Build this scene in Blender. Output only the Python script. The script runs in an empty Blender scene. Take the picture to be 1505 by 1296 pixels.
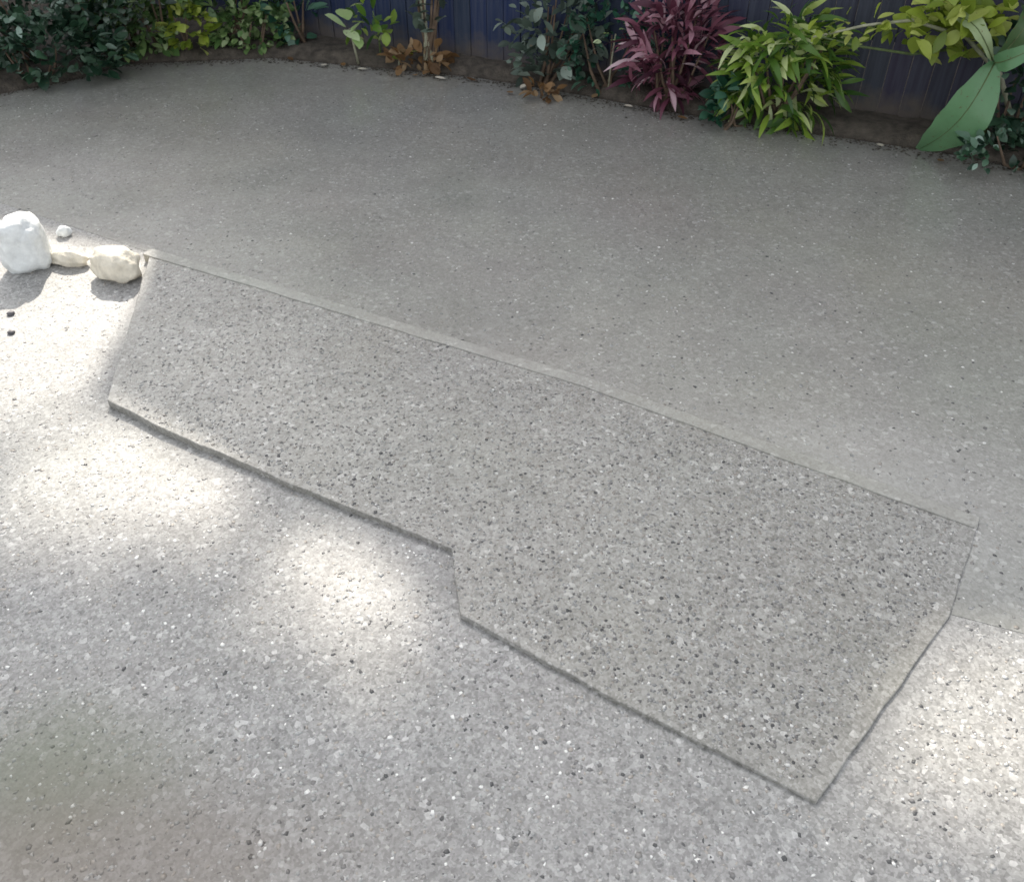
import bpy, bmesh, math, random
import numpy as np
from mathutils import Vector, Matrix, noise
random.seed(7); RNG = np.random.default_rng(7)
R = math.radians
sc = bpy.context.scene; COL = sc.collection

# ------------------------------------------------------------------ camera
F = 1303.0; PITCH = 40.6; CH = 1.6
cd = bpy.data.cameras.new('camera'); cam = bpy.data.objects.new('camera', cd); COL.objects.link(cam)
cam.location = (0, 0, CH); cam.rotation_euler = (R(90-PITCH), 0, 0)
cd.sensor_fit = 'HORIZONTAL'; cd.sensor_width = 36; cd.lens = F*36/1505; cd.clip_end = 500; cd.clip_start = 0.05
cd.dof.use_dof = True; cd.dof.focus_distance = 2.2; cd.dof.aperture_fstop = 7.0
sc.camera = cam
# ------------------------------------------------------------------ sky and sun
SAZ = -10; SEL = 36
w = bpy.data.worlds.new('World'); sc.world = w; w.use_nodes = True
nt = w.node_tree; nt.nodes.clear()
sky = nt.nodes.new('ShaderNodeTexSky'); sky.sky_type = 'NISHITA'; sky.sun_disc = False
sky.sun_elevation = R(SEL); sky.sun_rotation = R(SAZ); sky.air_density = 1.0; sky.dust_density = 2.5; sky.ozone_density = 1.0
bg = nt.nodes.new('ShaderNodeBackground'); bg.inputs[1].default_value = 0.14
wo = nt.nodes.new('ShaderNodeOutputWorld'); hs = nt.nodes.new('ShaderNodeHueSaturation'); hs.inputs['Saturation'].default_value = .2; nt.links.new(sky.outputs[0], hs.inputs['Color']); nt.links.new(hs.outputs[0], bg.inputs[0]); nt.links.new(bg.outputs[0], wo.inputs[0])
sd = bpy.data.lights.new('sun', 'SUN'); sd.energy = 3.2; sd.angle = R(.8); sd.color = (1, .93, .82)
sun = bpy.data.objects.new('sun', sd); COL.objects.link(sun)
SV = Vector((math.sin(R(SAZ))*math.cos(R(SEL)), math.cos(R(SAZ))*math.cos(R(SEL)), math.sin(R(SEL))))
sun.rotation_euler = SV.to_track_quat('Z', 'Y').to_euler(); sun.location = (0, 4, 12)
vs = sc.view_settings; vs.view_transform = 'Standard'; vs.look = 'None'; vs.gamma = 1; vs.use_curve_mapping = False; vs.exposure = 1.3

# ------------------------------------------------------------------ placing helpers
def ray(px, py):
    a = (px-752.5)/F; b = (648-py)/F; p = R(PITCH)
    return Vector((a, math.cos(p)+b*math.sin(p), -math.sin(p)+b*math.cos(p)))
def G(px, py, z=0):
    d = ray(px, py); t = (z-CH)/d.z; return Vector((d.x*t, d.y*t, z))
def W(px, py, y):
    d = ray(px, py); t = y/d.y; return Vector((d.x*t, y, CH+d.z*t))

# ------------------------------------------------------------------ object helpers
def link(name, me, mat=None, parent=None):
    o = bpy.data.objects.new(name, me); COL.objects.link(o)
    if mat is not None and me is not None and not me.materials: me.materials.append(mat)
    if parent is not None: o.parent = parent
    return o
def tag(o, label=None, cat=None, group=None, kind=None):
    for k, v in (('label', label), ('category', cat), ('group', group), ('kind', kind)):
        if v: o[k] = v
    return o
def thing(name, label, cat, loc=(0, 0, 0), group=None):
    o = bpy.data.objects.new(name, None); COL.objects.link(o); o.location = loc; o.empty_display_size = .1
    return tag(o, label, cat, group)
def mesh(name, V, Fc, smooth=False):
    me = bpy.data.meshes.new(name); me.from_pydata([tuple(v) for v in V], [], [tuple(f) for f in Fc]); me.update()
    if smooth: me.polygons.foreach_set('use_smooth', [True]*len(me.polygons))
    return me
def fast_mesh(name, V, Q, smooth=False):
    me = bpy.data.meshes.new(name); V = np.asarray(V, dtype=np.float32); Q = np.asarray(Q, dtype=np.int32); k = Q.shape[1]
    me.vertices.add(len(V)); me.vertices.foreach_set('co', V.ravel())
    me.loops.add(Q.size); me.loops.foreach_set('vertex_index', Q.ravel())
    me.polygons.add(len(Q)); me.polygons.foreach_set('loop_start', np.arange(0, Q.size, k, dtype=np.int32))
    me.update(calc_edges=True)
    if smooth: me.polygons.foreach_set('use_smooth', np.ones(len(Q), dtype=bool))
    me.validate(); return me
def prism(pts, z0, z1f, bevel=0.0):
    """solid with polygon outline, top height z1f(x, y)"""
    n = len(pts); V = [(p[0], p[1], z0) for p in pts]+[(p[0], p[1], z1f(p[0], p[1])) for p in pts]
    Fc = [tuple(range(n))[::-1], tuple(range(n, 2*n))]+[(i, (i+1) % n, n+(i+1) % n, n+i) for i in range(n)]
    me = mesh('solid', V, Fc)
    bm = bmesh.new(); bm.from_mesh(me)
    bmesh.ops.recalc_face_normals(bm, faces=bm.faces[:])
    if bevel:
        es = [e for e in bm.edges if max(v.co.z for v in e.verts) > z0+1e-4]
        bmesh.ops.bevel(bm, geom=es, offset=bevel, segments=4, affect='EDGES', profile=.5)
    bm.to_mesh(me); bm.free(); return me
def box(x0, x1, y0, y1, z0, z1, bev=0):
    return prism([(x0, y0), (x1, y0), (x1, y1), (x0, y1)], z0, lambda x, y: z1, bev)
def tube(pts, rad, seg=7):
    V = []; Fc = []
    for i, p in enumerate(pts):
        p = Vector(p); a = Vector(pts[max(i-1, 0)]); b = Vector(pts[min(i+1, len(pts)-1)])
        t = (b-a).normalized(); u = t.cross(Vector((0, .3, 1))).normalized(); v = t.cross(u)
        r = rad[i] if hasattr(rad, '__len__') else rad
        for k in range(seg):
            an = 2*math.pi*k/seg; V.append(p+u*math.cos(an)*r+v*math.sin(an)*r)
    for i in range(len(pts)-1):
        for k in range(seg):
            Fc.append((i*seg+k, i*seg+(k+1) % seg, (i+1)*seg+(k+1) % seg, (i+1)*seg+k))
    Fc.append(tuple(range(seg))[::-1]); Fc.append(tuple((len(pts)-1)*seg+k for k in range(seg)))
    return mesh('tube', V, Fc, True)

# ------------------------------------------------------------------ materials
class N:
    def __init__(s, name):
        s.m = bpy.data.materials.new(name); s.m.use_nodes = True; s.t = s.m.node_tree
        s.b = s.t.nodes['Principled BSDF']; s.out = s.t.nodes['Material Output']
        s.geo = s.t.nodes.new('ShaderNodeNewGeometry'); s.P = s.geo.outputs['Position']
    def n(s, ty, **kw):
        o = s.t.nodes.new(ty)
        for k, v in kw.items(): setattr(o, k, v)
        return o
    def put(s, sock, v):
        if isinstance(v, bpy.types.NodeSocket): s.t.links.new(v, sock)
        else: sock.default_value = v
    def noise(s, scale, detail=3, rough=.55, vec=None, col=False):
        o = s.n('ShaderNodeTexNoise'); s.put(o.inputs['Vector'], vec if vec is not None else s.P)
        o.inputs['Scale'].default_value = scale; o.inputs['Detail'].default_value = detail; o.inputs['Roughness'].default_value = rough
        return o.outputs['Color' if col else 'Fac']
    def vor(s, scale, feat='F1', out='Color', rnd=1.0):
        o = s.n('ShaderNodeTexVoronoi', feature=feat); s.put(o.inputs['Vector'], s.P); o.inputs['Scale'].default_value = scale
        o.inputs['Randomness'].default_value = rnd; return o.outputs[out]
    def math(s, op, a, b=0.0, clamp=False):
        o = s.n('ShaderNodeMath', operation=op); o.use_clamp = clamp; s.put(o.inputs[0], a); s.put(o.inputs[1], b); return o.outputs[0]
    def rng(s, v, a, b, c=0., d=1., smooth=False):
        o = s.n('ShaderNodeMapRange'); o.clamp = True
        if smooth: o.interpolation_type = 'SMOOTHSTEP'
        s.put(o.inputs[0], v)
        for i, q in enumerate((a, b, c, d)): o.inputs[i+1].default_value = q
        return o.outputs[0]
    def mix(s, fac, a, b, mode='MIX'):
        o = s.n('ShaderNodeMix', data_type='RGBA', blend_type=mode); s.put(o.inputs[0], fac)
        s.put(o.inputs[6], (*a, 1) if isinstance(a, tuple) and len(a) == 3 else a)
        s.put(o.inputs[7], (*b, 1) if isinstance(b, tuple) and len(b) == 3 else b); return o.outputs[2]
    def ramp(s, v, stops, const=False):
        o = s.n('ShaderNodeValToRGB'); s.put(o.inputs[0], v); e = o.color_ramp.elements
        if const: o.color_ramp.interpolation = 'CONSTANT'
        while len(e) < len(stops): e.new(.5)
        for q, (p, c) in zip(e, stops): q.position = p; q.color = (*c, 1)
        return o.outputs[0]
    def sep(s, v):
        o = s.n('ShaderNodeSeparateXYZ'); s.put(o.inputs[0], v); return o.outputs
    def blob(s, c, rx, ry, rot=0, soft=.9, wob=.5, nsc=4):
        """0..1 stain with an irregular edge about ground point c"""
        mp = s.n('ShaderNodeMapping', vector_type='TEXTURE'); s.put(mp.inputs[0], s.P)
        mp.inputs[1].default_value = (c[0], c[1], 0); mp.inputs[2].default_value = (0, 0, rot); mp.inputs[3].default_value = (rx, ry, 1000)
        l = s.n('ShaderNodeVectorMath', operation='LENGTH'); s.t.links.new(mp.outputs[0], l.inputs[0])
        d = s.math('ADD', l.outputs['Value'], s.math('MULTIPLY', s.math('SUBTRACT', s.noise(nsc, 4), .5), wob*2))
        return s.rng(d, 1-soft, 1+soft*.4, 1, 0, True)
    def bump(s, h, strength, dist, prev=None):
        o = s.n('ShaderNodeBump'); s.put(o.inputs['Height'], h); o.inputs['Strength'].default_value = strength; o.inputs['Distance'].default_value = dist
        if prev is not None: s.t.links.new(prev, o.inputs['Normal'])
        return o.outputs[0]
    def done(s, col, rough=.6, normal=None, spec=.5):
        s.put(s.b.inputs['Base Color'], col if not isinstance(col, tuple) else (*col[:3], 1)); s.put(s.b.inputs['Roughness'], rough)
        s.b.inputs['Specular IOR Level'].default_value = spec
        if normal is not None: s.t.links.new(normal, s.b.inputs['Normal'])
        return s.m

def concrete(name, base, speck, dark, stains=(), rough=(.38, .6), cell=85, spec=.5, wet=0):
    s = N(name)
    big = s.noise(1.1, 4, .6); mid = s.noise(5.5, 5, .6); tint = s.noise(1.7, 2, .5, col=True)
    c = s.mix(s.rng(big, .3, .7), tuple(q*.90 for q in base), tuple(q*1.10 for q in base))
    c = s.mix(s.rng(mid, .35, .68), c, tuple(q*dark for q in base))
    c = s.mix(.08, c, tint, 'SOFT_LIGHT')
    cells = s.vor(cell); cv = s.sep(cells)[0]
    pal = s.ramp(cv, [(0, (.10, .10, .10)), (.05, (.20, .195, .19)), (.3, (.27, .265, .255)), (.62, (.36, .355, .345)), (.84, (.47, .465, .45)), (.97, (.8, .79, .77))], True)
    patch = s.rng(s.noise(3.1, 4, .6), .3, .7, .55, 1.0)
    c = s.mix(s.math('MULTIPLY', patch, speck), c, pal)
    fine = s.sep(s.vor(cell*2.3))[1]
    c = s.mix(speck*.5, c, s.ramp(fine, [(0, (.1, .1, .1)), (.5, (.3, .3, .29)), (1, (.55, .54, .53))]))
    for (kind, px, py, rx, ry, rot, col, amt) in stains:
        c = s.mix(s.math('MULTIPLY', s.blob(G(px, py), rx, ry, rot), amt), c, col, kind)
    dist = s.vor(cell, out='Distance')
    h = s.math('ADD', s.math('MULTIPLY', dist, -.6), s.math('MULTIPLY', fine, .35))
    # trowel arcs, hairline cracks
    arc = s.n('ShaderNodeTexWave', wave_type='RINGS'); s.put(arc.inputs[0], s.P); arc.inputs['Scale'].default_value = 1.3; arc.inputs['Distortion'].default_value = 9; arc.inputs['Detail'].default_value = 3; arc.inputs['Detail Scale'].default_value = 1.2
    c = s.mix(s.math('MULTIPLY', s.rng(arc.outputs['Fac'], .55, .95), .10), c, (.2, .19, .17))
    wv = s.n('ShaderNodeVectorMath', operation='ADD'); s.put(wv.inputs[0], s.P); nc = s.noise(3, 4, .6, col=True); s.put(wv.inputs[1], nc)
    ck = s.n('ShaderNodeTexVoronoi', feature='DISTANCE_TO_EDGE'); s.put(ck.inputs['Vector'], wv.outputs[0]); ck.inputs['Scale'].default_value = .55
    crk = s.math('MULTIPLY', s.rng(ck.outputs['Distance'], 0, .0016, 1, 0), s.rng(s.noise(.9, 2), .48, .58))
    c = s.mix(s.math('MULTIPLY', crk, .55), c, (.09, .085, .08))
    nb = s.bump(h, (.10 if wet else .22)*min(1, speck*1.6+.15), .004); nb = s.bump(s.noise(230 if not wet else 90, 3), .25 if not wet else .10, .002, nb)
    rg = s.rng(s.noise(2.3, 3), .3, .7, rough[0], rough[1])
    if wet:  # thin water film left after hosing, in uneven patches
        s.put(s.b.inputs['Coat Weight'], s.rng(s.noise(1.4, 4, .6), .38, .62, .05, .6)); s.b.inputs['Coat Roughness'].default_value = .09
        s.t.links.new(s.bump(s.noise(16, 3), .04, .004), s.b.inputs['Coat Normal'])
    return s.done(c, rg, nb, spec)

def leaf_mat(name, stops, rough=.42, trans=.25, gloss=.5):
    s = N(name); oi = s.n('ShaderNodeObjectInfo')
    r = s.math('FRACT', s.math('ADD', oi.outputs['Random'], s.geo.outputs['Random Per Island']))
    c = s.ramp(r, stops)
    c = s.mix(s.math('MULTIPLY', s.noise(38, 2), .14), c, (.03, .04, .01))
    c = s.mix(s.rng(s.noise(55, 4, .7), .62, .70, 0, .8), c, (.16, .10, .04))
    s.put(s.b.inputs['Base Color'], c); s.b.inputs['Roughness'].default_value = rough; s.b.inputs['Specular IOR Level'].default_value = gloss
    tr = s.n('ShaderNodeBsdfTranslucent'); s.put(tr.inputs[0], c); mx = s.n('ShaderNodeMixShader'); mx.inputs[0].default_value = trans
    s.t.links.new(s.b.outputs[0], mx.inputs[1]); s.t.links.new(tr.outputs[0], mx.inputs[2]); s.t.links.new(mx.outputs[0], s.out.inputs[0])
    return s.m
def plain(name, base, var=.2, rough=.7, scale=12, bumpd=.003):
    s = N(name); c = s.mix(s.rng(s.noise(scale, 4), .3, .7), tuple(q*(1-var) for q in base), tuple(q*(1+var) for q in base))
    return s.done(c, rough, s.bump(s.noise(scale*4, 4), .5, bumpd))

OLV = (.14, .155, .10); BRN = (.17, .14, .11)
M = {}
YST = [('MIX', 60, 1140, .30, .17, 0, OLV, .7), ('MIX', 150, 1260, .55, .18, 0, BRN, .6)]   # moss and earth trodden onto the paving
M['yard'] = concrete('yard_concrete', (.30, .29, .27), .62, .86, YST, (.44, .66))
PST = []
M['patio'] = concrete('patio_concrete', (.275, .267, .228), .32, .88, PST, (.24, .42), wet=1)
SST = []
M['slab'] = concrete('slab_concrete', (.25, .233, .183), .60, .88, SST, (.30, .46))
M['rim_light'] = concrete('rim_light_concrete', (.37, .36, .31), .32, .86, [], (.4, .6))  # pale tone stands in for light on the slab's far rim
def agg_mat(name, mul, stains):
    s = N(name); r = s.geo.outputs['Random Per Island']
    st = [(0, (.085, .085, .085)), (.06, (.18, .175, .17)), (.2, (.26, .25, .235)), (.38, (.30, .30, .29)), (.52, (.34, .31, .275)), (.66, (.38, .38, .37)), (.82, (.46, .45, .43)), (.955, (.76, .75, .72))]
    c = s.ramp(r, [(a, tuple(q*mul for q in b)) for a, b in st], True)
    for (kind, px, py, rx, ry, rot, col, amt) in stains:
        c = s.mix(s.math('MULTIPLY', s.blob(G(px, py), rx, ry, rot), amt*.75), c, col, kind)
    return s.done(c, .45, s.bump(s.noise(300, 2), .3, .001))
M['agg'] = agg_mat('aggregate_stone', 1.08, YST)
M['agg3'] = agg_mat('aggregate_stone_patio', .92, PST)
M['agg2'] = agg_mat('aggregate_stone_slab', .84, SST)
M['soil'] = plain('bed_soil', (.08, .067, .053), .5, .9, 22, .012)
M['kerb'] = concrete('kerb_concrete', (.30, .28, .25), .35, .7, [], (.6, .8))
def fence_mat():
    s = N('fence_paint'); oi = s.n('ShaderNodeObjectInfo'); x = s.sep(s.P)[0]
    c = s.mix(s.rng(x, .2, 1.6), (.013, .026, .085), (.040, .034, .058))
    c = s.mix(s.math('MULTIPLY', oi.outputs['Random'], .5), c, (.035, .05, .055))
    mp = s.n('ShaderNodeMapping'); s.put(mp.inputs[0], s.P); mp.inputs[3].default_value = (60, 60, 3)
    g = s.noise(1, 4, .6, vec=mp.outputs[0])
    c = s.mix(s.rng(g, .35, .75, 0, .5), c, (.09, .10, .13))
    spl = s.math('ADD', s.sep(s.P)[2], s.math('MULTIPLY', s.noise(14, 4), -.22))
    c = s.mix(s.rng(spl, -.06, .05, .75, 0), c, (.12, .10, .08))
    return s.done(c, .6, s.bump(g, .5, .003), .25)
M['fence'] = fence_mat()
M['blocker_wall'] = plain('render_wall', (.45, .42, .37), .1); M['blocker_roof'] = plain('roof_tile', (.14, .10, .085), .3); M['glass'] = N('window_glass').done((.03, .04, .05), .05)
M['bark'] = plain('bark', (.13, .09, .06), .4, .85, 30); M['stem'] = plain('green_stem', (.10, .14, .05), .3, .6, 30); M['palestem'] = plain('pale_stem', (.34, .34, .24), .3, .6, 30)
M['white'] = plain('white_stone', (.74, .76, .75), .16, .8, 30, .006); M['cream'] = plain('cream_stone', (.74, .68, .56), .18, .8, 30, .006)
M['darkstone'] = plain('dark_stone', (.10, .095, .10), .3, .6, 40)
M['dkgreen'] = leaf_mat('dark_green_leaf', [(0, (.012, .035, .022)), (.45, (.025, .07, .04)), (.65, (.07, .15, .085)), (.85, (.15, .26, .18)), (1, (.40, .54, .45))], .30)
M['midgreen'] = leaf_mat('mid_green_leaf', [(0, (.04, .08, .03)), (.45, (.12, .23, .07)), (.8, (.27, .40, .15)), (1, (.50, .60, .34))], .36)
M['yellow'] = leaf_mat('yellow_green_leaf', [(0, (.16, .24, .03)), (.5, (.38, .48, .06)), (1, (.66, .72, .22))], .4, .35)
M['lime'] = leaf_mat('lime_leaf', [(0, (.30, .50, .10)), (.4, (.55, .76, .32)), (1, (.80, .92, .58))], .4, .35)
M['varieg'] = leaf_mat('variegated_leaf', [(0, (.03, .09, .02)), (.35, (.12, .24, .03)), (.65, (.30, .44, .06)), (.85, (.46, .56, .16)), (1, (.74, .82, .46))], .36, .3)
M['teal'] = leaf_mat('teal_leaf', [(0, (.01, .05, .03)), (.6, (.03, .12, .07)), (1, (.16, .32, .22))], .32)
M['greygreen'] = leaf_mat('grey_green_leaf', [(0, (.04, .06, .05)), (.6, (.12, .17, .13)), (1, (.38, .46, .39))], .45)
M['purple'] = leaf_mat('burgundy_leaf', [(0, (.05, .015, .03)), (.4, (.17, .05, .085)), (.72, (.34, .13, .18)), (.9, (.54, .28, .35)), (1, (.80, .60, .64))], .38, .3)
M['brown'] = leaf_mat('dried_leaf', [(0, (.10, .05, .02)), (.5, (.24, .13, .05)), (1, (.42, .30, .18))], .7, .2)
M['big'] = leaf_mat('broad_leaf', [(0, (.13, .29, .13)), (1, (.19, .38, .19))], .38, .3)

# ------------------------------------------------------------------ setting
BED = [(-400, 290), (-150, 215), (0, 139), (110, 118), (190, 95), (400, 86), (550, 100), (700, 115), (850, 140), (1000, 168), (1250, 205), (1400, 228), (1505, 250), (1800, 300), (2300, 385)]
BG_ = [Vector((-6, 3.75, 0)), Vector((-3.6, 3.95, 0)), Vector((-3.0, 4.3, 0))]+[G(*p) for p in BED[2:]]
# one earth sheet under everything
g = link('ground', mesh('ground', [(-80, -80, -.06), (80, -80, -.06), (80, 80, -.06), (-80, 80, -.06)], [(0, 1, 2, 3)]), M['soil']); tag(g, kind='structure')
def resample(P, step):
    out = []; 
    for a, b in zip(P[:-1], P[1:]):
        n = max(1, int((b-a).length/step)); out += [a+(b-a)*k/n for k in range(n)]
    return out+[P[-1]]
# slab outline in image points, projected on its own top
def ztop(x, y): return max(.0024, .026-.0093*(x+1.3))
def GT(px, py):
    z = .03
    for _ in range(4): q = G(px, py, z); z = ztop(q.x, q.y)
    return G(px, py, z)
SL = [GT(*p) for p in [(157, 588), (222, 367), (400, 419), (560, 467), (860, 556), (1440, 763), (1395, 905), (1200, 1178), (930, 1040), (676, 903), (664, 806), (430, 712), (250, 634)]]
SLR = []
for i in range(len(SL)):
    a, b = SL[i], SL[(i+1) % len(SL)]; k = max(1, int((b-a).length/.035))
    for j in range(k):
        p = a+(b-a)*j/k; SLR.append((p.x+.003*noise.noise(p*13)+.002*noise.noise(p*45), p.y+.003*noise.noise(p*13+Vector((7, 0, 0)))+.002*noise.noise(p*45+Vector((7, 0, 0)))))
# yard (near paving): covers everything nearer than the slab's far edge line; patio (far paving) beyond it
def sheet(name, pts, z, th, mat, lab=None):
    me = prism([(p[0], p[1]) for p in pts], z-th, lambda x, y: z)
    return tag(link(name, me, mat), kind='structure')
D0 = [G(0, 298), G(222, 372), G(560, 473), G(860, 562), G(1440, 770), G(1398, 903), G(1508, 932), G(1700, 990), Vector((6, -1.6, 0))]
L0 = Vector((-6, 3.1, 0))
yard_pts = [(-9, -3), (6, -3)]+[(p.x, p.y) for p in D0[::-1]]+[(L0.x, L0.y), (-9, L0.y)]
yard = sheet('yard_paving', [(a, b, 0) for a, b in yard_pts], 0.0, .05, M['yard'])
patio_pts = [(L0.x, L0.y+.0006)]+[(p.x, p.y+.0006) for p in D0]+[(6, 2.0)]+[(p.x, p.y) for p in BG_[::-1]]
patio = sheet("patio", [(a, b, 0) for a, b in patio_pts], .0008, .05, M["patio"])

slab = thing('concrete_slab', 'low raised grey concrete slab with a stepped front edge in the middle of the yard', 'slab')
sl = link('slab_top', prism(SLR, -.02, ztop, .003), M['slab'], slab)
# added pale strip: light on the slab's far rim put into colour
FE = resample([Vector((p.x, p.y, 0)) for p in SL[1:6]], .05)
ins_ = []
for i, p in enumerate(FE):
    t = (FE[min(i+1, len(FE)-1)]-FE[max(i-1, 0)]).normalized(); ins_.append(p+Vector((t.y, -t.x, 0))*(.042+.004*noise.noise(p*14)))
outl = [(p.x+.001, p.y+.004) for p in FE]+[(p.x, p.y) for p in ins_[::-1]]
link('rim_light_strip', prism(outl[::-1], 0, lambda x, y: ztop(x, y)+.004, .003), M['rim_light'], slab)
# aggregate: half sunk pebbles
ico = bmesh.new(); bmesh.ops.create_icosphere(ico, subdivisions=1, radius=1)
IV = np.array([v.co[:] for v in ico.verts]); IF = np.array([[v.index for v in f.verts] for f in ico.faces]); ico.free()
def pebbles(name, pts, rad, mat, parent=None):
    n = len(pts); s = rad[:, None]*RNG.uniform(.7, 1.25, (n, 3)); s[:, 2] *= .14
    an = RNG.uniform(0, 6.28, n); c, q = np.cos(an)[:, None], np.sin(an)[:, None]
    V = IV[None]*s[:, None, :]*(1+RNG.normal(0, .2, (n, 12, 1)))
    X = V[..., 0]*c-V[..., 1]*q; Y = V[..., 0]*q+V[..., 1]*c
    V = np.stack([X, Y, V[..., 2]], -1)+pts[:, None, :]
    Q = IF[None]+(np.arange(n)*12)[:, None, None]
    o = link(name, fast_mesh(name, V.reshape(-1, 3), Q.reshape(-1, 3)), mat, parent); tag(o, kind='stuff'); return o
def inside(P, poly):
    x, y = P[:, 0], P[:, 1]; r = np.zeros(len(P), bool); n = len(poly)
    for i in range(n):
        x1, y1 = poly[i][:2]; x2, y2 = poly[(i+1) % n][:2]
        k = ((y1 > y) != (y2 > y)) & (x < (x2-x1)*(y-y1)/((y2-y1) or 1e-9)+x1); r ^= k
    return r
def near_mask(P): return inside(P, [(p.x, p.y) for p in SL])
cand = np.stack([RNG.uniform(-2.2, 2.0, 170000), RNG.uniform(.35, 3.3, 170000)], 1)
keep = (np.abs(cand[:, 0]) < .35+.72*cand[:, 1]) & (RNG.uniform(0, 1, len(cand)) < np.clip(1.25-.30*cand[:, 1], .15, 1))
cand = cand[keep]
slp = [(p.x, p.y) for p in SL]; ins = inside(cand, slp)
cx = np.array([np.mean([p[0] for p in slp]), np.mean([p[1] for p in slp])])
ins2 = inside(cx+(cand-cx)*1.03, slp); near = inside(cx+(cand-cx)*.97, slp)
A = cand[ins2]; zt = np.maximum(.0024, .026-.0093*(A[:, 0]+1.3))
pebbles('slab_aggregate', np.column_stack([A, zt-.0002]), .0021+.0034*RNG.uniform(0, 1, len(A))**1.8, M['agg2'], slab)
yi = inside(cand, yard_pts); B = cand[~near & yi]
pebbles('exposed_aggregate', np.column_stack([B, np.full(len(B), -.0004)]), .0021+.0040*RNG.uniform(0, 1, len(B))**1.8, M['agg'])

c2 = np.stack([RNG.uniform(-3.2, 2.6, 45000), RNG.uniform(1.2, 4.6, 45000)], 1)
c2 = c2[(np.abs(c2[:, 0]) < .35+.72*c2[:, 1]) & inside(c2, patio_pts) & ~near_mask(c2)]
pebbles('paving_aggregate', np.column_stack([c2, np.full(len(c2), .0005)]), .002+.004*RNG.uniform(0, 1, len(c2))**1.6, M['agg3'])
# planting bed: soil with a lumpy top, and a kerb strip made of short lengths
def offs(P, d):
    out = []
    for i, p in enumerate(P):
        t = (P[min(i+1, len(P)-1)]-P[max(i-1, 0)]).normalized(); out.append(p+Vector((-t.y, t.x, 0))*d)
    return out
E0 = resample(BG_, .06)
rows = [offs(E0, d) for d in (.015, .06, .12, .18, .25, .35, .5, .8)]
V = []; 
for j, rw in enumerate(rows):
    for p in rw:
        z = .012+(.03 if j else 0)*min(j, 2)/2+.022*noise.noise(p*9)+.012*noise.noise(p*30); V.append((p.x, p.y, z if j else -.02))
n = len(E0); Fc = [(j*n+i, j*n+i+1, (j+1)*n+i+1, (j+1)*n+i) for j in range(len(rows)-1) for i in range(n-1)]
tag(link('planting_bed', mesh('bed', V, Fc, True), M['soil']), kind='structure')

# ------------------------------------------------------------------ fence
FA = G(400, 85)+Vector((.1, .33, 0)); FB = G(1505, 250)+Vector((.1, .33, 0)); fd = (FB-FA).normalized(); fn = Vector((-fd.y, fd.x, 0))
fence = thing('fence', 'dark navy upright board fence behind the planting bed', 'fence', FA)
bw, pitch, zh = .094, .0965, 1.7
bmeshes = [box(-bw/2, bw/2, -.009, .009, 0, zh+random.uniform(-.006, .006), .003) for _ in range(4)]
for i in range(-38, 60):
    b = link('board', random.choice(bmeshes), M['fence'], fence)
    b.location = (fd*(i*pitch)+fn*random.uniform(-.004, .004)+Vector((0, 0, .02))); b.rotation_euler.z = math.atan2(fd.y, fd.x)+random.uniform(-.02, .02)
L = pitch*98
for z in (.35, 1.4):
    rl = link('rail', box(-L/2, L/2, .0, .04, 0, .07, .003), M['fence'], fence); rl.location = fd*((-38+59)/2*pitch)+fn*.015+Vector((0, 0, z)); rl.rotation_euler.z = math.atan2(fd.y, fd.x)
pm = box(-.045, .045, 0, .09, 0, 1.75, .004)
for k in range(6):
    po = link('post', pm, M['fence'], fence); po.location = fd*((-37.5+k*19.2)*pitch)+fn*.06; po.rotation_euler.z = math.atan2(fd.y, fd.x)

# ------------------------------------------------------------------ added shade blocker in the form of a gabled building, out of frame
blocker_house = thing('blocker_house', 'unseen gabled building added beyond the fence, its outline shaped to shade the yard', 'blocker_house', (0, 9, 0))
def slabxz(name, pts, y0, y1, mat, parent):
    n = len(pts); V = [(x, y0, z) for x, z in pts]+[(x, y1, z) for x, z in pts]
    Fc = [tuple(range(n)), tuple(range(n, 2*n))[::-1]]+[(i, (i+1) % n, n+(i+1) % n, n+i)[::-1] for i in range(n)]
    me = mesh(name, V, Fc); bm = bmesh.new(); bm.from_mesh(me); bmesh.ops.recalc_face_normals(bm, faces=bm.faces[:]); bm.to_mesh(me); bm.free()
    return link(name, me, mat, parent)
HP = dict(l=-2.47, eave=5.12, rx=-.87, ridge=6.02, rr=-.40, flat=5.74)  # outline projected back from the shade wanted on the paving
T = .12
slabxz('blocker_wall', [(-2.40, 0), (5, 0), (5, HP['flat']-T), (-.4, HP['flat']-T), (HP['rx'], HP['ridge']-T), (-2.40, HP['eave']-T+.01)], .0, 4, M['blocker_wall'], blocker_house)
slabxz('blocker_roof', [(-2.47, HP['eave']-T), (HP['rx'], HP['ridge']-T+.002), (HP['rr'], HP['flat']-T+.002), (5.1, HP['flat']-T+.002), (5.1, HP['flat']), (HP['rr'], HP['flat']), (HP['rx'], HP['ridge']), (-2.47, HP['eave'])], -.02, 4.1, M['blocker_roof'], blocker_house)
slabxz('blocker_wing_wall', [(-7, 0), (-2.405, 0), (-2.405, 4.3), (-7, 2.8)], .02, 3.8, M['blocker_wall'], blocker_house)
slabxz('blocker_wing_roof', [(-7.1, 2.9), (-2.365, 4.38), (-2.365, 4.49), (-7.1, 3.01)], -.03, 3.9, M['blocker_roof'], blocker_house)
for x in (-1.4, .6, 2.6):
    wf = link('window', box(-.6, .6, -.03, .03, 0, 1.1, .01), M['white'], blocker_house); wf.location = (x, -.03, 3.3)
    pn = link('pane', box(-.52, .52, -.006, .006, .08, 1.02), M['glass'], wf); pn.location = (0, -.034, 0)

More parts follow.
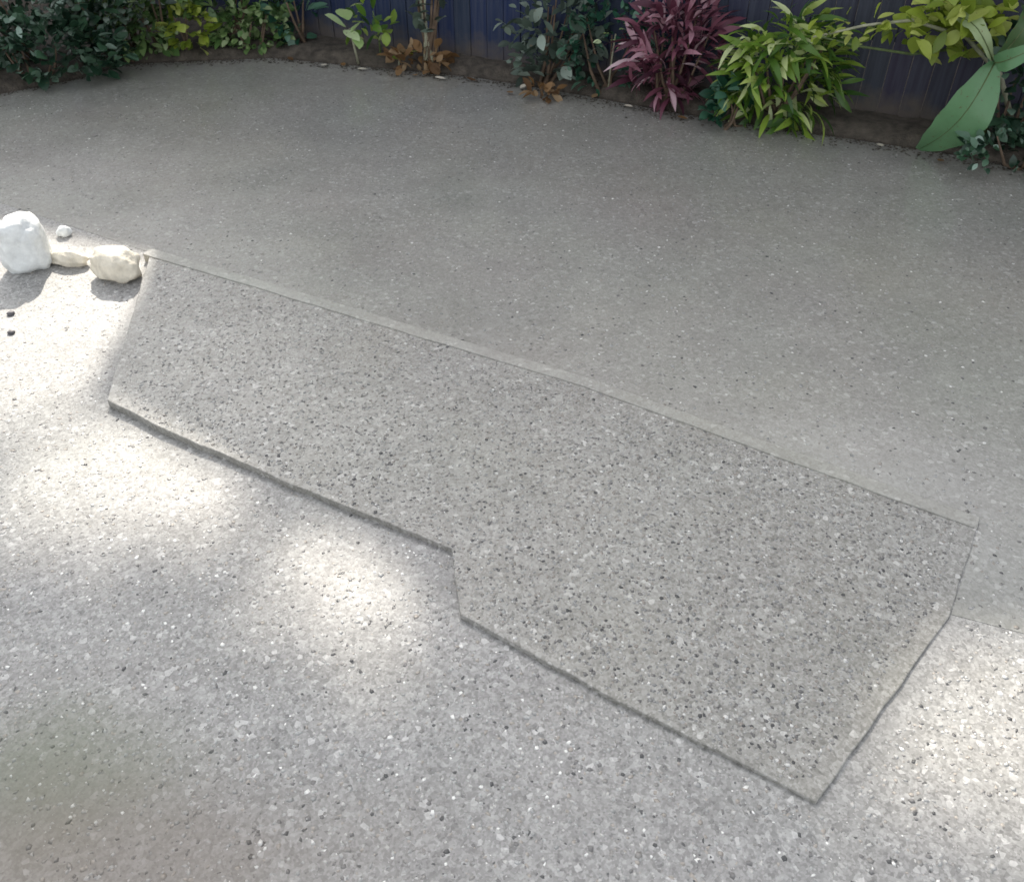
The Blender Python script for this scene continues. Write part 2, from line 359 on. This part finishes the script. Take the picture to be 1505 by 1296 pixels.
# ------------------------------------------------------------------ leaves
def leaf_geo(Ln, Wd, droop=.3, fold=.25, seg=5, tip=1.0, wave=0, power=.8):
    V = []; Q = []
    for i in range(seg+1):
        t = i/seg; wd = Wd*.5*(math.sin(math.pi*min(1, t*.94+.03))**power)*(1 if t < .6 else 1-(t-.6)*.35*tip)
        if i == seg: wd = Wd*.02
        a = -droop*t; y = Ln*t*(1-.25*abs(droop)*t); z = Ln*(a*t*.7)+wave*math.sin(t*9)
        V += [(-wd, y, z+wd*fold), (0, y, z), (wd, y, z+wd*fold)]
    for i in range(seg):
        a = i*3; Q += [(a, a+1, a+4, a+3), (a+1, a+2, a+5, a+4)]
    return np.array(V), np.array(Q)
def leaf_set(Ln, Wd, k=3, **kw):
    out = []
    for i in range(k):
        d = dict(kw); d['droop'] = kw.get('droop', .3)*random.uniform(.4, 1.5)
        V, Q = leaf_geo(Ln*random.uniform(.85, 1.15), Wd*random.uniform(.85, 1.15), **d); out.append((V, Q, fast_mesh('leaf', V, Q, True)))
    return out
def orient(direction, up_jit=.6):
    y = Vector(direction).normalized(); u = Vector((random.gauss(0, up_jit), random.gauss(0, up_jit), 1)); x = y.cross(u).normalized(); z = x.cross(y)
    return Matrix((x, y, z)).transposed().to_4x4()
def leaves(root, spots, lset, mat, n_obj=300):
    """spots: (world pos, direction, scale). those nearest the camera become leaf objects, the rest one foliage part"""
    rl = Vector(root.location); camp = Vector((0, 0, CH))
    def vis(p):  # in frame?
        d = p-camp; pr = R(PITCH); fz = d.y*math.cos(pr)-d.z*math.sin(pr); uy = d.y*math.sin(pr)+d.z*math.cos(pr)
        return 0 if (fz > 0 and abs(d.x/fz) < .60 and uy/fz < .53) else 100
    spots = sorted(spots, key=lambda s: (Vector(s[0])-camp).length+vis(Vector(s[0])))
    VV = []; QQ = []; off = 0
    for i, (p, d, s) in enumerate(spots):
        V, Q, me = random.choice(lset); mt = Matrix.Translation(Vector(p)-rl) @ orient(d) @ Matrix.Scale(s, 4)
        if i < n_obj and vis(Vector(p)) == 0:
            if not me.materials: me.materials.append(mat)
            o = bpy.data.objects.new('leaf', me); COL.objects.link(o); o.parent = root; o.matrix_local = mt
            if me.materials[0] != mat: o.material_slots[0].link = 'OBJECT'; o.material_slots[0].material = mat
        else:
            m3 = np.array(mt)[:3, :3]; VV.append(V @ m3.T+np.array(mt.translation)); QQ.append(Q+off); off += len(V)
    if VV:
        o = link('foliage', fast_mesh('foliage', np.concatenate(VV), np.concatenate(QQ), True), mat, root); tag(o, kind='stuff')
def bush_spots(c, r, n, s=(.5, 1.35), up=.35, shell=.55, low=.03, front=.0):
    out = []
    while len(out) < n:
        v = Vector((random.gauss(0, 1), random.gauss(0, 1), random.gauss(0, 1))).normalized()*random.uniform(shell, 1)**.7
        p = Vector((c[0]+v.x*r[0], c[1]+v.y*r[1], c[2]+v.z*r[2]))
        if p.z < low: continue
        if noise.noise(p*4.5) < -.22: continue
        d = Vector((v.x, v.y-front, v.z*.5+up))+Vector([random.gauss(0, .45) for _ in range(3)])
        out.append((p, d, random.uniform(*s)))
    return out
def bush(name, label, cat, base, c, r, n, lset, mat, n_obj=300, stems=5, stem_mat='bark', **kw):
    root = thing(name, label, cat, base)
    for k in range(stems):
        a = Vector(base)+Vector((random.uniform(-.05, .05), random.uniform(-.03, .03), -.02))
        b = Vector((c[0]+random.uniform(-.6, .6)*r[0], c[1]+random.uniform(-.5, .5)*r[1], c[2]+random.uniform(0, .6)*r[2])); m = (a+b)/2+Vector((0, 0, -.05))
        rl = Vector(base); link('stem', tube([a-rl, m-rl, b-rl], [.010, .007, .003]), M[stem_mat], root)
    leaves(root, bush_spots(c, r, n, **kw), lset, mat, n_obj)
    return root
S_small = leaf_set(.055, .032); S_mid = leaf_set(.075, .04); S_long = leaf_set(.13, .026, droop=.7); S_strap = leaf_set(.20, .024, droop=.8); S_round = leaf_set(.07, .05)
# left dark shrub
a = W(60, 60, 4.85); bush('shrub', 'dark glossy green shrub at the far left end of the bed', 'shrub', (a.x-.1, 5.0, .02), (a.x-.25, 4.95, .42), (.70, .30, .46), 1500, S_mid, M['dkgreen'], front=.3)
a = W(120, 20, 5.0); bush('shrub', 'mid green leafy shrub leaning over the dark shrub at far left', 'shrub', (a.x+.15, 5.25, .02), (a.x+.2, 5.2, .50), (.42, .22, .33), 600, S_mid, M['midgreen'], front=.2)
a = W(150, 15, 4.95); bush('shrub', 'grey green fine leaved shrub at top left above the dark glossy shrub', 'shrub', (a.x, 5.1, .02), (a.x, 5.0, .38), (.36, .12, .20), 420, S_small, M['greygreen'], front=.3)
a = W(330, 30, 5.3); bush('shrub', 'mid green shrub with dark gaps against the navy fence', 'shrub', (a.x, 5.33, .02), (a.x+.02, 5.32, .33), (.40, .15, .30), 620, S_mid, M['midgreen'], front=.2)
a = W(278, 65, 5.15); bush('yellow_shrub', 'small yellow green plant drooping on the paving between green shrubs', 'plant', (a.x, 5.19, .02), (a.x, 5.15, .17), (.13, .10, .13), 120, S_mid, M['yellow'], stems=3, front=.4)
a = W(215, 5, 5.1); bush('yellow_shrub', 'bright yellow green tuft above the small shrub at the upper left edge', 'plant', (a.x, 5.2, .02), (a.x, 5.12, .40), (.20, .12, .09), 130, S_mid, M['yellow'], stems=3)
a = W(440, 30, 5.35); bush('shrub', 'dark blue green low shrub right beside the pale lime seedling', 'shrub', (a.x, 5.3, .02), (a.x-.02, 5.28, .30), (.14, .1, .28), 110, S_mid, M['teal'], stems=3)
a = W(70, 110, 4.7); bush('shrub', 'dark blue green shrub sprawling low onto the paving at the far left', 'shrub', (a.x-.1, 4.78, .02), (a.x-.12, 4.80, .14), (.52, .20, .17), 700, S_mid, M['dkgreen'], front=.4)
a = W(190, 75, 5.05); bush('shrub', 'mid green foliage filling the bed corner behind the paving edge', 'shrub', (a.x, 5.14, .02), (a.x, 5.14, .20), (.26, .14, .22), 360, S_mid, M['midgreen'], front=.3)
a = W(370, 70, 5.3); bush('shrub', 'low olive green foliage beside the drooping yellow green plant', 'shrub', (a.x, 5.25, .02), (a.x, 5.25, .12), (.24, .10, .13), 260, S_small, M['midgreen'], front=.3)
# lime seedling
def seedling(name, label, cat, base, tips, lset, mat, stem='palestem', sc_=(.8, 1.2)):
    root = thing(name, label, cat, base); rl = Vector(base)
    top = sum((Vector(t[0]) for t in tips), Vector())/len(tips)
    link('stem', tube([Vector((0, 0, -.02)), (top-rl)*.55, top-rl], [.007, .006, .003]), M[stem], root)
    leaves(root, [(t[0], t[1], random.uniform(*sc_)) for t in tips], lset, mat)
    return root
S_lime = leaf_set(.15, .09, fold=.15)
y = 5.05; b0 = W(526, 85, y); b0.z = .02
seedling('seedling', 'pale lime seedling with a few broad leaves in front of the navy fence', 'plant', b0, [
    (W(508, 40, y), (-.5, -.3, .5), 1), (W(512, 30, y), (-.1, -.5, .5), 1), (W(522, 52, y), (.3, -.8, -.2), 1), (W(505, 45, y), (.6, -.5, -.1), 1), (W(520, 45, y), (.2, -.3, .3), 1)], S_lime, M['lime'])
tg = thing('seedling', 'darker green leafy sprig tucked behind the pale lime seedling', 'plant', (b0.x+.12, y+.04, .02))
link('stem', tube([(0, 0, -.02), (.0, 0, .12), (-.02, 0, .24)], [.006, .005, .003]), M['stem'], tg)
leaves(tg, bush_spots((b0.x+.10, y+.02, .2), (.13, .07, .12), 34, shell=.2), S_mid, M['varieg'])
# brown stemmed clump
b1 = W(628, 118, 4.95); b1.z = .02
cl = thing('dried_clump', 'clump of brown stems with dried orange leaves at its foot by the fence', 'plant', b1)
for k in range(9):
    dx = random.uniform(-.16, .14); link('stem', tube([(random.uniform(-.05, .05), 0, -.02), (dx*.4+.03, .02, .2), (dx+.05, .05, .42+random.uniform(0, .2))], [.011, .008, .004]), M['bark' if k % 3 else 'palestem'], cl)
leaves(cl, bush_spots((b1.x-.04, b1.y-.03, .07), (.17, .09, .07), 70, shell=.2, low=.012), S_mid, M['brown'])
tg = thing('tall_sprig', 'grey green arching sprig rising through the brown stems', 'plant', (b1.x+.02, b1.y+.03, .02))
link('stem', tube([(0, 0, -.02), (-.03, 0, .25), (.06, 0, .55)], [.008, .006, .003]), M['palestem'], tg)
leaves(tg, [(Vector((b1.x+random.uniform(-.08, .12), b1.y+random.uniform(-.05, .05), random.uniform(.2, .55))), (random.gauss(0, .7), -.3, random.uniform(.1, 1)), random.uniform(.8, 1.3)) for _ in range(46)], S_mid, M['greygreen'])
tg2 = thing('seedling', 'small pale cream leaf cluster on the bed edge beside the dried clump', 'plant', (W(585, 88, 4.97).x, 4.97, .02))
link('stem', tube([(0, 0, -.02), (.01, 0, .06)], .004), M['palestem'], tg2)
leaves(tg2, [(W(575+8*k, 84-2*k, 4.95), (.8, -.3, .1*k), .9) for k in range(4)], S_mid, M['yellow'])
# grey green shrub in the middle
b2 = W(800, 148, 4.52); b2.z = .02
bush('shrub', 'grey green open shrub with a brown foot against the dark fence', 'shrub', (b2.x, 4.68, .02), (b2.x+.06, 4.70, .27), (.30, .13, .30), 300, S_mid, M['greygreen'], stems=7, shell=.3)
bush('shrub', 'dark teal leafy undergrowth between the grey green and burgundy plants', 'shrub', (b2.x+.33, 4.58, .02), (b2.x+.34, 4.60, .22), (.28, .12, .22), 260, S_small, M['teal'], stems=4)
tg3 = thing('dried_tuft', 'low brown tuft on the paving edge below the grey green shrub', 'plant', (b2.x-.02, 4.52, .01))
link('stem', tube([(0, 0, -.02), (.01, 0, .05)], .006), M['bark'], tg3)
leaves(tg3, bush_spots((b2.x-.02, 4.52, .03), (.09, .06, .04), 34, shell=.2, low=.01), S_small, M['brown'])
tg4 = thing('seedling', 'pale grey leaf sprig just left of the burgundy plant', 'plant', (W(895, 120, 4.55).x, 4.58, .02))
link('stem', tube([(0, 0, -.02), (.01, 0, .16), (.02, 0, .27)], .004), M['palestem'], tg4)
leaves(tg4, [(W(*q, 4.5), (random.gauss(0, .5), -.5, .3), .8) for q in [(888, 50), (898, 60), (906, 72), (884, 62), (910, 44), (922, 35)]], S_small, M['lime'])
# burgundy plant
b3 = W(985, 165, 4.32); b3.z = .02
bush('burgundy_plant', 'burgundy and pink leaved plant between green shrubs and the yellow green bush', 'plant', (b3.x, 4.42, .02), (b3.x+.01, 4.42, .28), (.24, .13, .30), 430, S_long, M['purple'], stems=8, shell=.25, up=.6)
# yellow green bush
b4 = W(1140, 200, 4.1); b4.z = .02
bush('variegated_bush', 'bright yellow green bush with narrow striped leaves spilling onto the paving', 'shrub', (b4.x, 4.22, .02), (b4.x+.005, 4.17, .24), (.27, .17, .25), 520, S_long, M['varieg'], stems=8, shell=.4, front=.5)
bush('shrub', 'dark teal low foliage at the left foot of the yellow green bush', 'shrub', (b4.x-.2, 4.13, .02), (b4.x-.22, 4.13, .11), (.12, .09, .10), 120, S_mid, M['teal'], stems=3, front=.4)
# arching branch
yy = 3.95
ab = thing('arching_branch_plant', 'plant with a long bare arching branch ending in yellow green leaves', 'plant', (W(1500, 200, yy).x, yy, .02)); rl = Vector(ab.location)
link('branch', tube([Vector((0, 0, -.02)), W(1470, 110, yy)-rl, W(1420, 55, yy)-rl, W(1340, 30, yy)-rl, W(1270, 38, yy)-rl, W(1195, 55, yy)-rl], [.013, .011, .009, .007, .006, .004]), M['palestem'], ab)
link('branch', tube([W(1195, 52, yy+.05)-rl, W(1260, 68, yy+.05)-rl, W(1340, 80, yy+.05)-rl, W(1420, 70, yy+.05)-rl], [.003, .005, .006, .007]), M['stem'], ab)
sp = [(W(random.gauss(1400, 38), random.gauss(28, 26), yy+random.uniform(-.12, .12)), (random.gauss(0, .8), -.4, random.gauss(.1, .5)), random.uniform(1.0, 1.7)) for _ in range(150)]
sp += [(W(random.uniform(1200, 1340), random.gauss(45, 9), yy+random.uniform(-.04, .04)), (random.gauss(-.6, .5), -.3, random.gauss(0, .4)), random.uniform(.6, 1)) for _ in range(40)]
leaves(ab, sp, S_mid, M['yellow'])
# broad leaf plant
yb = 3.62
bp = thing('broad_leaf_plant', 'plant with one very large drooping pale green leaf touching the paving', 'plant', (W(1440, 215, 3.85).x, 3.85, .02)); rl = Vector(bp.location)
top = W(1462, 92, 3.75)
link('stem', tube([Vector((0, 0, -.02)), (top-rl)*.6+Vector((.03, 0, .03)), top-rl], [.012, .010, .007]), M['stem'], bp)
def big_leaf(p0, p1, wid, nm='leaf', curve=.10, mat='big'):
    p0, p1 = Vector(p0), Vector(p1); ax = (p1-p0); Ln = ax.length; ax.normalize(); side = ax.cross(Vector((.15, -1, .55)).normalized()).normalized(); nz = side.cross(ax)
    V = []; Q = []; n = 14; m = 6
    for i in range(n+1):
        t = i/n; wd = wid*.5*(math.sin(math.pi*(t*.93+.035))**.75)*(1-.25*t); wd = max(wd, .002)
        for j in range(-m//2, m//2+1):
            u = j/(m/2); rip = .006*math.sin(i*1.9+j)*abs(u)
            V.append(p0+ax*Ln*t+side*wd*u+nz*(math.sin(math.pi*t)*curve+.28*wd*abs(u)+rip))
    for i in range(n):
        for j in range(m): a = i*(m+1)+j; Q.append((a, a+1, a+m+2, a+m+1))
    o = link(nm, mesh(nm, [v-rl for v in V], Q, True), M[mat], bp)
    link('midrib', tube([p0+ax*Ln*t+nz*(math.sin(math.pi*t)*curve+.002)-rl for t in [k/8 for k in range(9)]], [.0032-.0003*k for k in range(9)], 5), M['stem'], bp)
big_leaf(top, G(1350, 220, .02), .24)
big_leaf(top, W(1500, 5, 3.9), .10, mat='midgreen'); big_leaf(top+Vector((0, .02, 0)), W(1380, 30, 4.0), .08, mat='midgreen'); big_leaf(top, W(1545, 60, 3.6), .09)
a = W(1490, 150, 3.7); bush('shrub', 'dark green shrub at the right edge behind the broad drooping leaf', 'shrub', (a.x+.12, 3.88, .02), (a.x+.16, 3.86, .26), (.30, .16, .28), 420, S_mid, M['dkgreen'], front=.3)
a = W(1560, 120, 3.5); bush('shrub', 'low dark green foliage at the right edge in front of the bed', 'shrub', (a.x+.1, 3.66, .02), (a.x+.1, 3.62, .10), (.36, .12, .10), 260, S_small, M['dkgreen'], front=.2)
# crumbs of soil and litter washed onto the paving along the bed
cr = []
for p in resample(BG_[2:-1], .01):
    for _ in range(5):
        q = Vector((0, -1, 0)); d = abs(random.gauss(0, .045)); cr.append((p.x+random.uniform(-.01, .01)-.4*d, p.y-d+.012, .004))
cr = np.array(cr); pebbles('soil_crumbs', cr, RNG.uniform(.002, .007, len(cr)), M['soil'])
# fallen leaves
for px, py, k in [(480, 97, 0), (505, 100, 1), (540, 104, 0), (610, 112, 1), (655, 119, 0), (700, 122, 1), (765, 133, 0), (870, 147, 1), (930, 160, 0), (1010, 178, 1), (1290, 214, 0), (1385, 238, 1), (430, 92, 1), (745, 138, 1)]:
    V, Q = leaf_geo(.05*random.uniform(.8, 1.3), .03, droop=-.2); o = link('fallen_leaf', fast_mesh('fallen_leaf', V, Q, True), M['brown' if k else 'cream']); p = G(px, py)
    o.location = (p.x, p.y, .010); o.rotation_euler = (0, 0, random.uniform(0, 6.28)); tag(o, 'brown curled fallen leaf at the edge of the paving by the bed' if k else 'pale dry fallen leaf at the edge of the paving by the bed', 'leaf', 'brown fallen leaves along the bed edge' if k else 'pale fallen leaves along the bed edge')

# ------------------------------------------------------------------ white stones at the left
def rock(name, label, c, r, mat, amp=.12, rotz=0, seed=0, sub=4, sq=1.0):
    bm = bmesh.new(); bmesh.ops.create_icosphere(bm, subdivisions=sub, radius=1)
    for v in bm.verts:
        d = v.co.copy(); q = Vector([math.copysign(abs(a)**sq, a) for a in d])
        k = 1+amp*noise.noise(d*1.6+Vector((seed, 0, 0)))+amp*.4*noise.noise(d*4+Vector((0, seed, 0)))+.035*abs(noise.noise(d*9+Vector((seed, 0, 2)))); v.co = Vector((q.x*r[0]*k, q.y*r[1]*k, q.z*r[2]*k))
    me = bpy.data.meshes.new(name); bm.to_mesh(me); bm.free(); me.polygons.foreach_set('use_smooth', [True]*len(me.polygons))
    o = link(name, me, mat); o.location = c; o.rotation_euler.z = rotz; return tag(o, label, 'stone')
g0 = G(38, 398); rock('stone', 'large white rounded stone, biggest of the pale stones at left', (g0.x, g0.y+.04, .085), (.085, .075, .10), M['white'], .2, .2, 3, sq=.72)
g0 = G(96, 346); rock('stone', 'tiny white stone behind the large white one', (g0.x, g0.y, .015), (.026, .022, .022), M['white'], .25, 0, 5, 3)
g0 = G(172, 412); rock('stone', 'cream rounded stone at the corner of the raised slab', (g0.x, g0.y+.03, .045), (.088, .055, .058), M['cream'], .22, -.35, 8, sq=.75)
g0 = G(100, 392); rock('stone', 'flat narrow cream stone between the white and cream ones', (g0.x, g0.y+.02, .022), (.075, .03, .03), M['cream'], .2, -.15, 11)
for k, (px, py, s) in enumerate([(17, 462, .013), (17, 490, .011)]):
    g0 = G(px, py); rock('dark_pebble', ['upper dark pebble of two on the pale paving at far left', 'lower dark pebble of two on the pale paving at far left'][k], (g0.x, g0.y, .004), (s, s, s*.6), M['darkstone'], .3, k, k, 2)

# ------------------------------------------------------------------ added unseen leaf cover, placed to thin the sun on the near yard
blocker_tree = thing('blocker_tree', 'unseen leaf cover on a trunk, added out of frame to thin the sun', 'blocker_tree', (-2.2, 14.2, 0)); rl = Vector(blocker_tree.location)
link('trunk', tube([(0, 0, -.1), (.1, 0, 4), (0, .1, 7.5), (.1, 0, 10.5)], [.28, .22, .15, .06], 10), M['bark'], blocker_tree)
for k in range(7):
    an = k*.9; z0 = 6.6+k*.45; link('limb', tube([(0, .05, z0), (math.cos(an)*.9, math.sin(an)*.6, z0+1.0), (math.cos(an)*2.1, math.sin(an)*1.2, z0+1.8)], [.08, .05, .02]), M['bark'], blocker_tree)
TS = leaf_set(.17, .10)
TREE_N = 8500
VV = []; QQ = []; off = 0; cnt = 0
while cnt < TREE_N:
    gx = random.uniform(-2.4, 2.4); gy = random.uniform(-.3, 1.75)
    # leaf density follows the shade wanted at each ground point
    edge = 1.22-.26*gx if gx < 0.3 else .80-.10*gx
    if random.random() > max(0, min(1, (edge+.25-gy)/.55)): continue
    if any(((gx-a)/c)**2+((gy-b)/d)**2 < random.uniform(.5, 1.2) for a, b, c, d in ((-.42, 1.33, .30, .22), (-.30, 1.12, .13, .20), (-.95, 1.62, .42, .32), (.1, 1.02, .3, .12), (.85, .97, .32, .22), (1.3, .95, .4, .35))): continue  # gaps cut where sun pools should land on the paving
    yv = random.uniform(12.6, 15.6); t = (yv-gy)/SV.y; p = Vector((gx, gy, 0))+SV*t
    if noise.noise(p*1.6) < -.05: continue
    V, Q, _ = random.choice(TS); m = np.array(orient((random.gauss(0, 1), random.gauss(0, 1), random.gauss(0, .6))).to_3x3())*random.uniform(.6, 1.1)
    VV.append(V @ m.T+np.array(p-rl)); QQ.append(Q+off); off += len(V); cnt += 1
tag(link('crown', fast_mesh('crown', np.concatenate(VV), np.concatenate(QQ), True), M['midgreen'], blocker_tree), kind='stuff')  # added leaves that only filter the sun, never in view
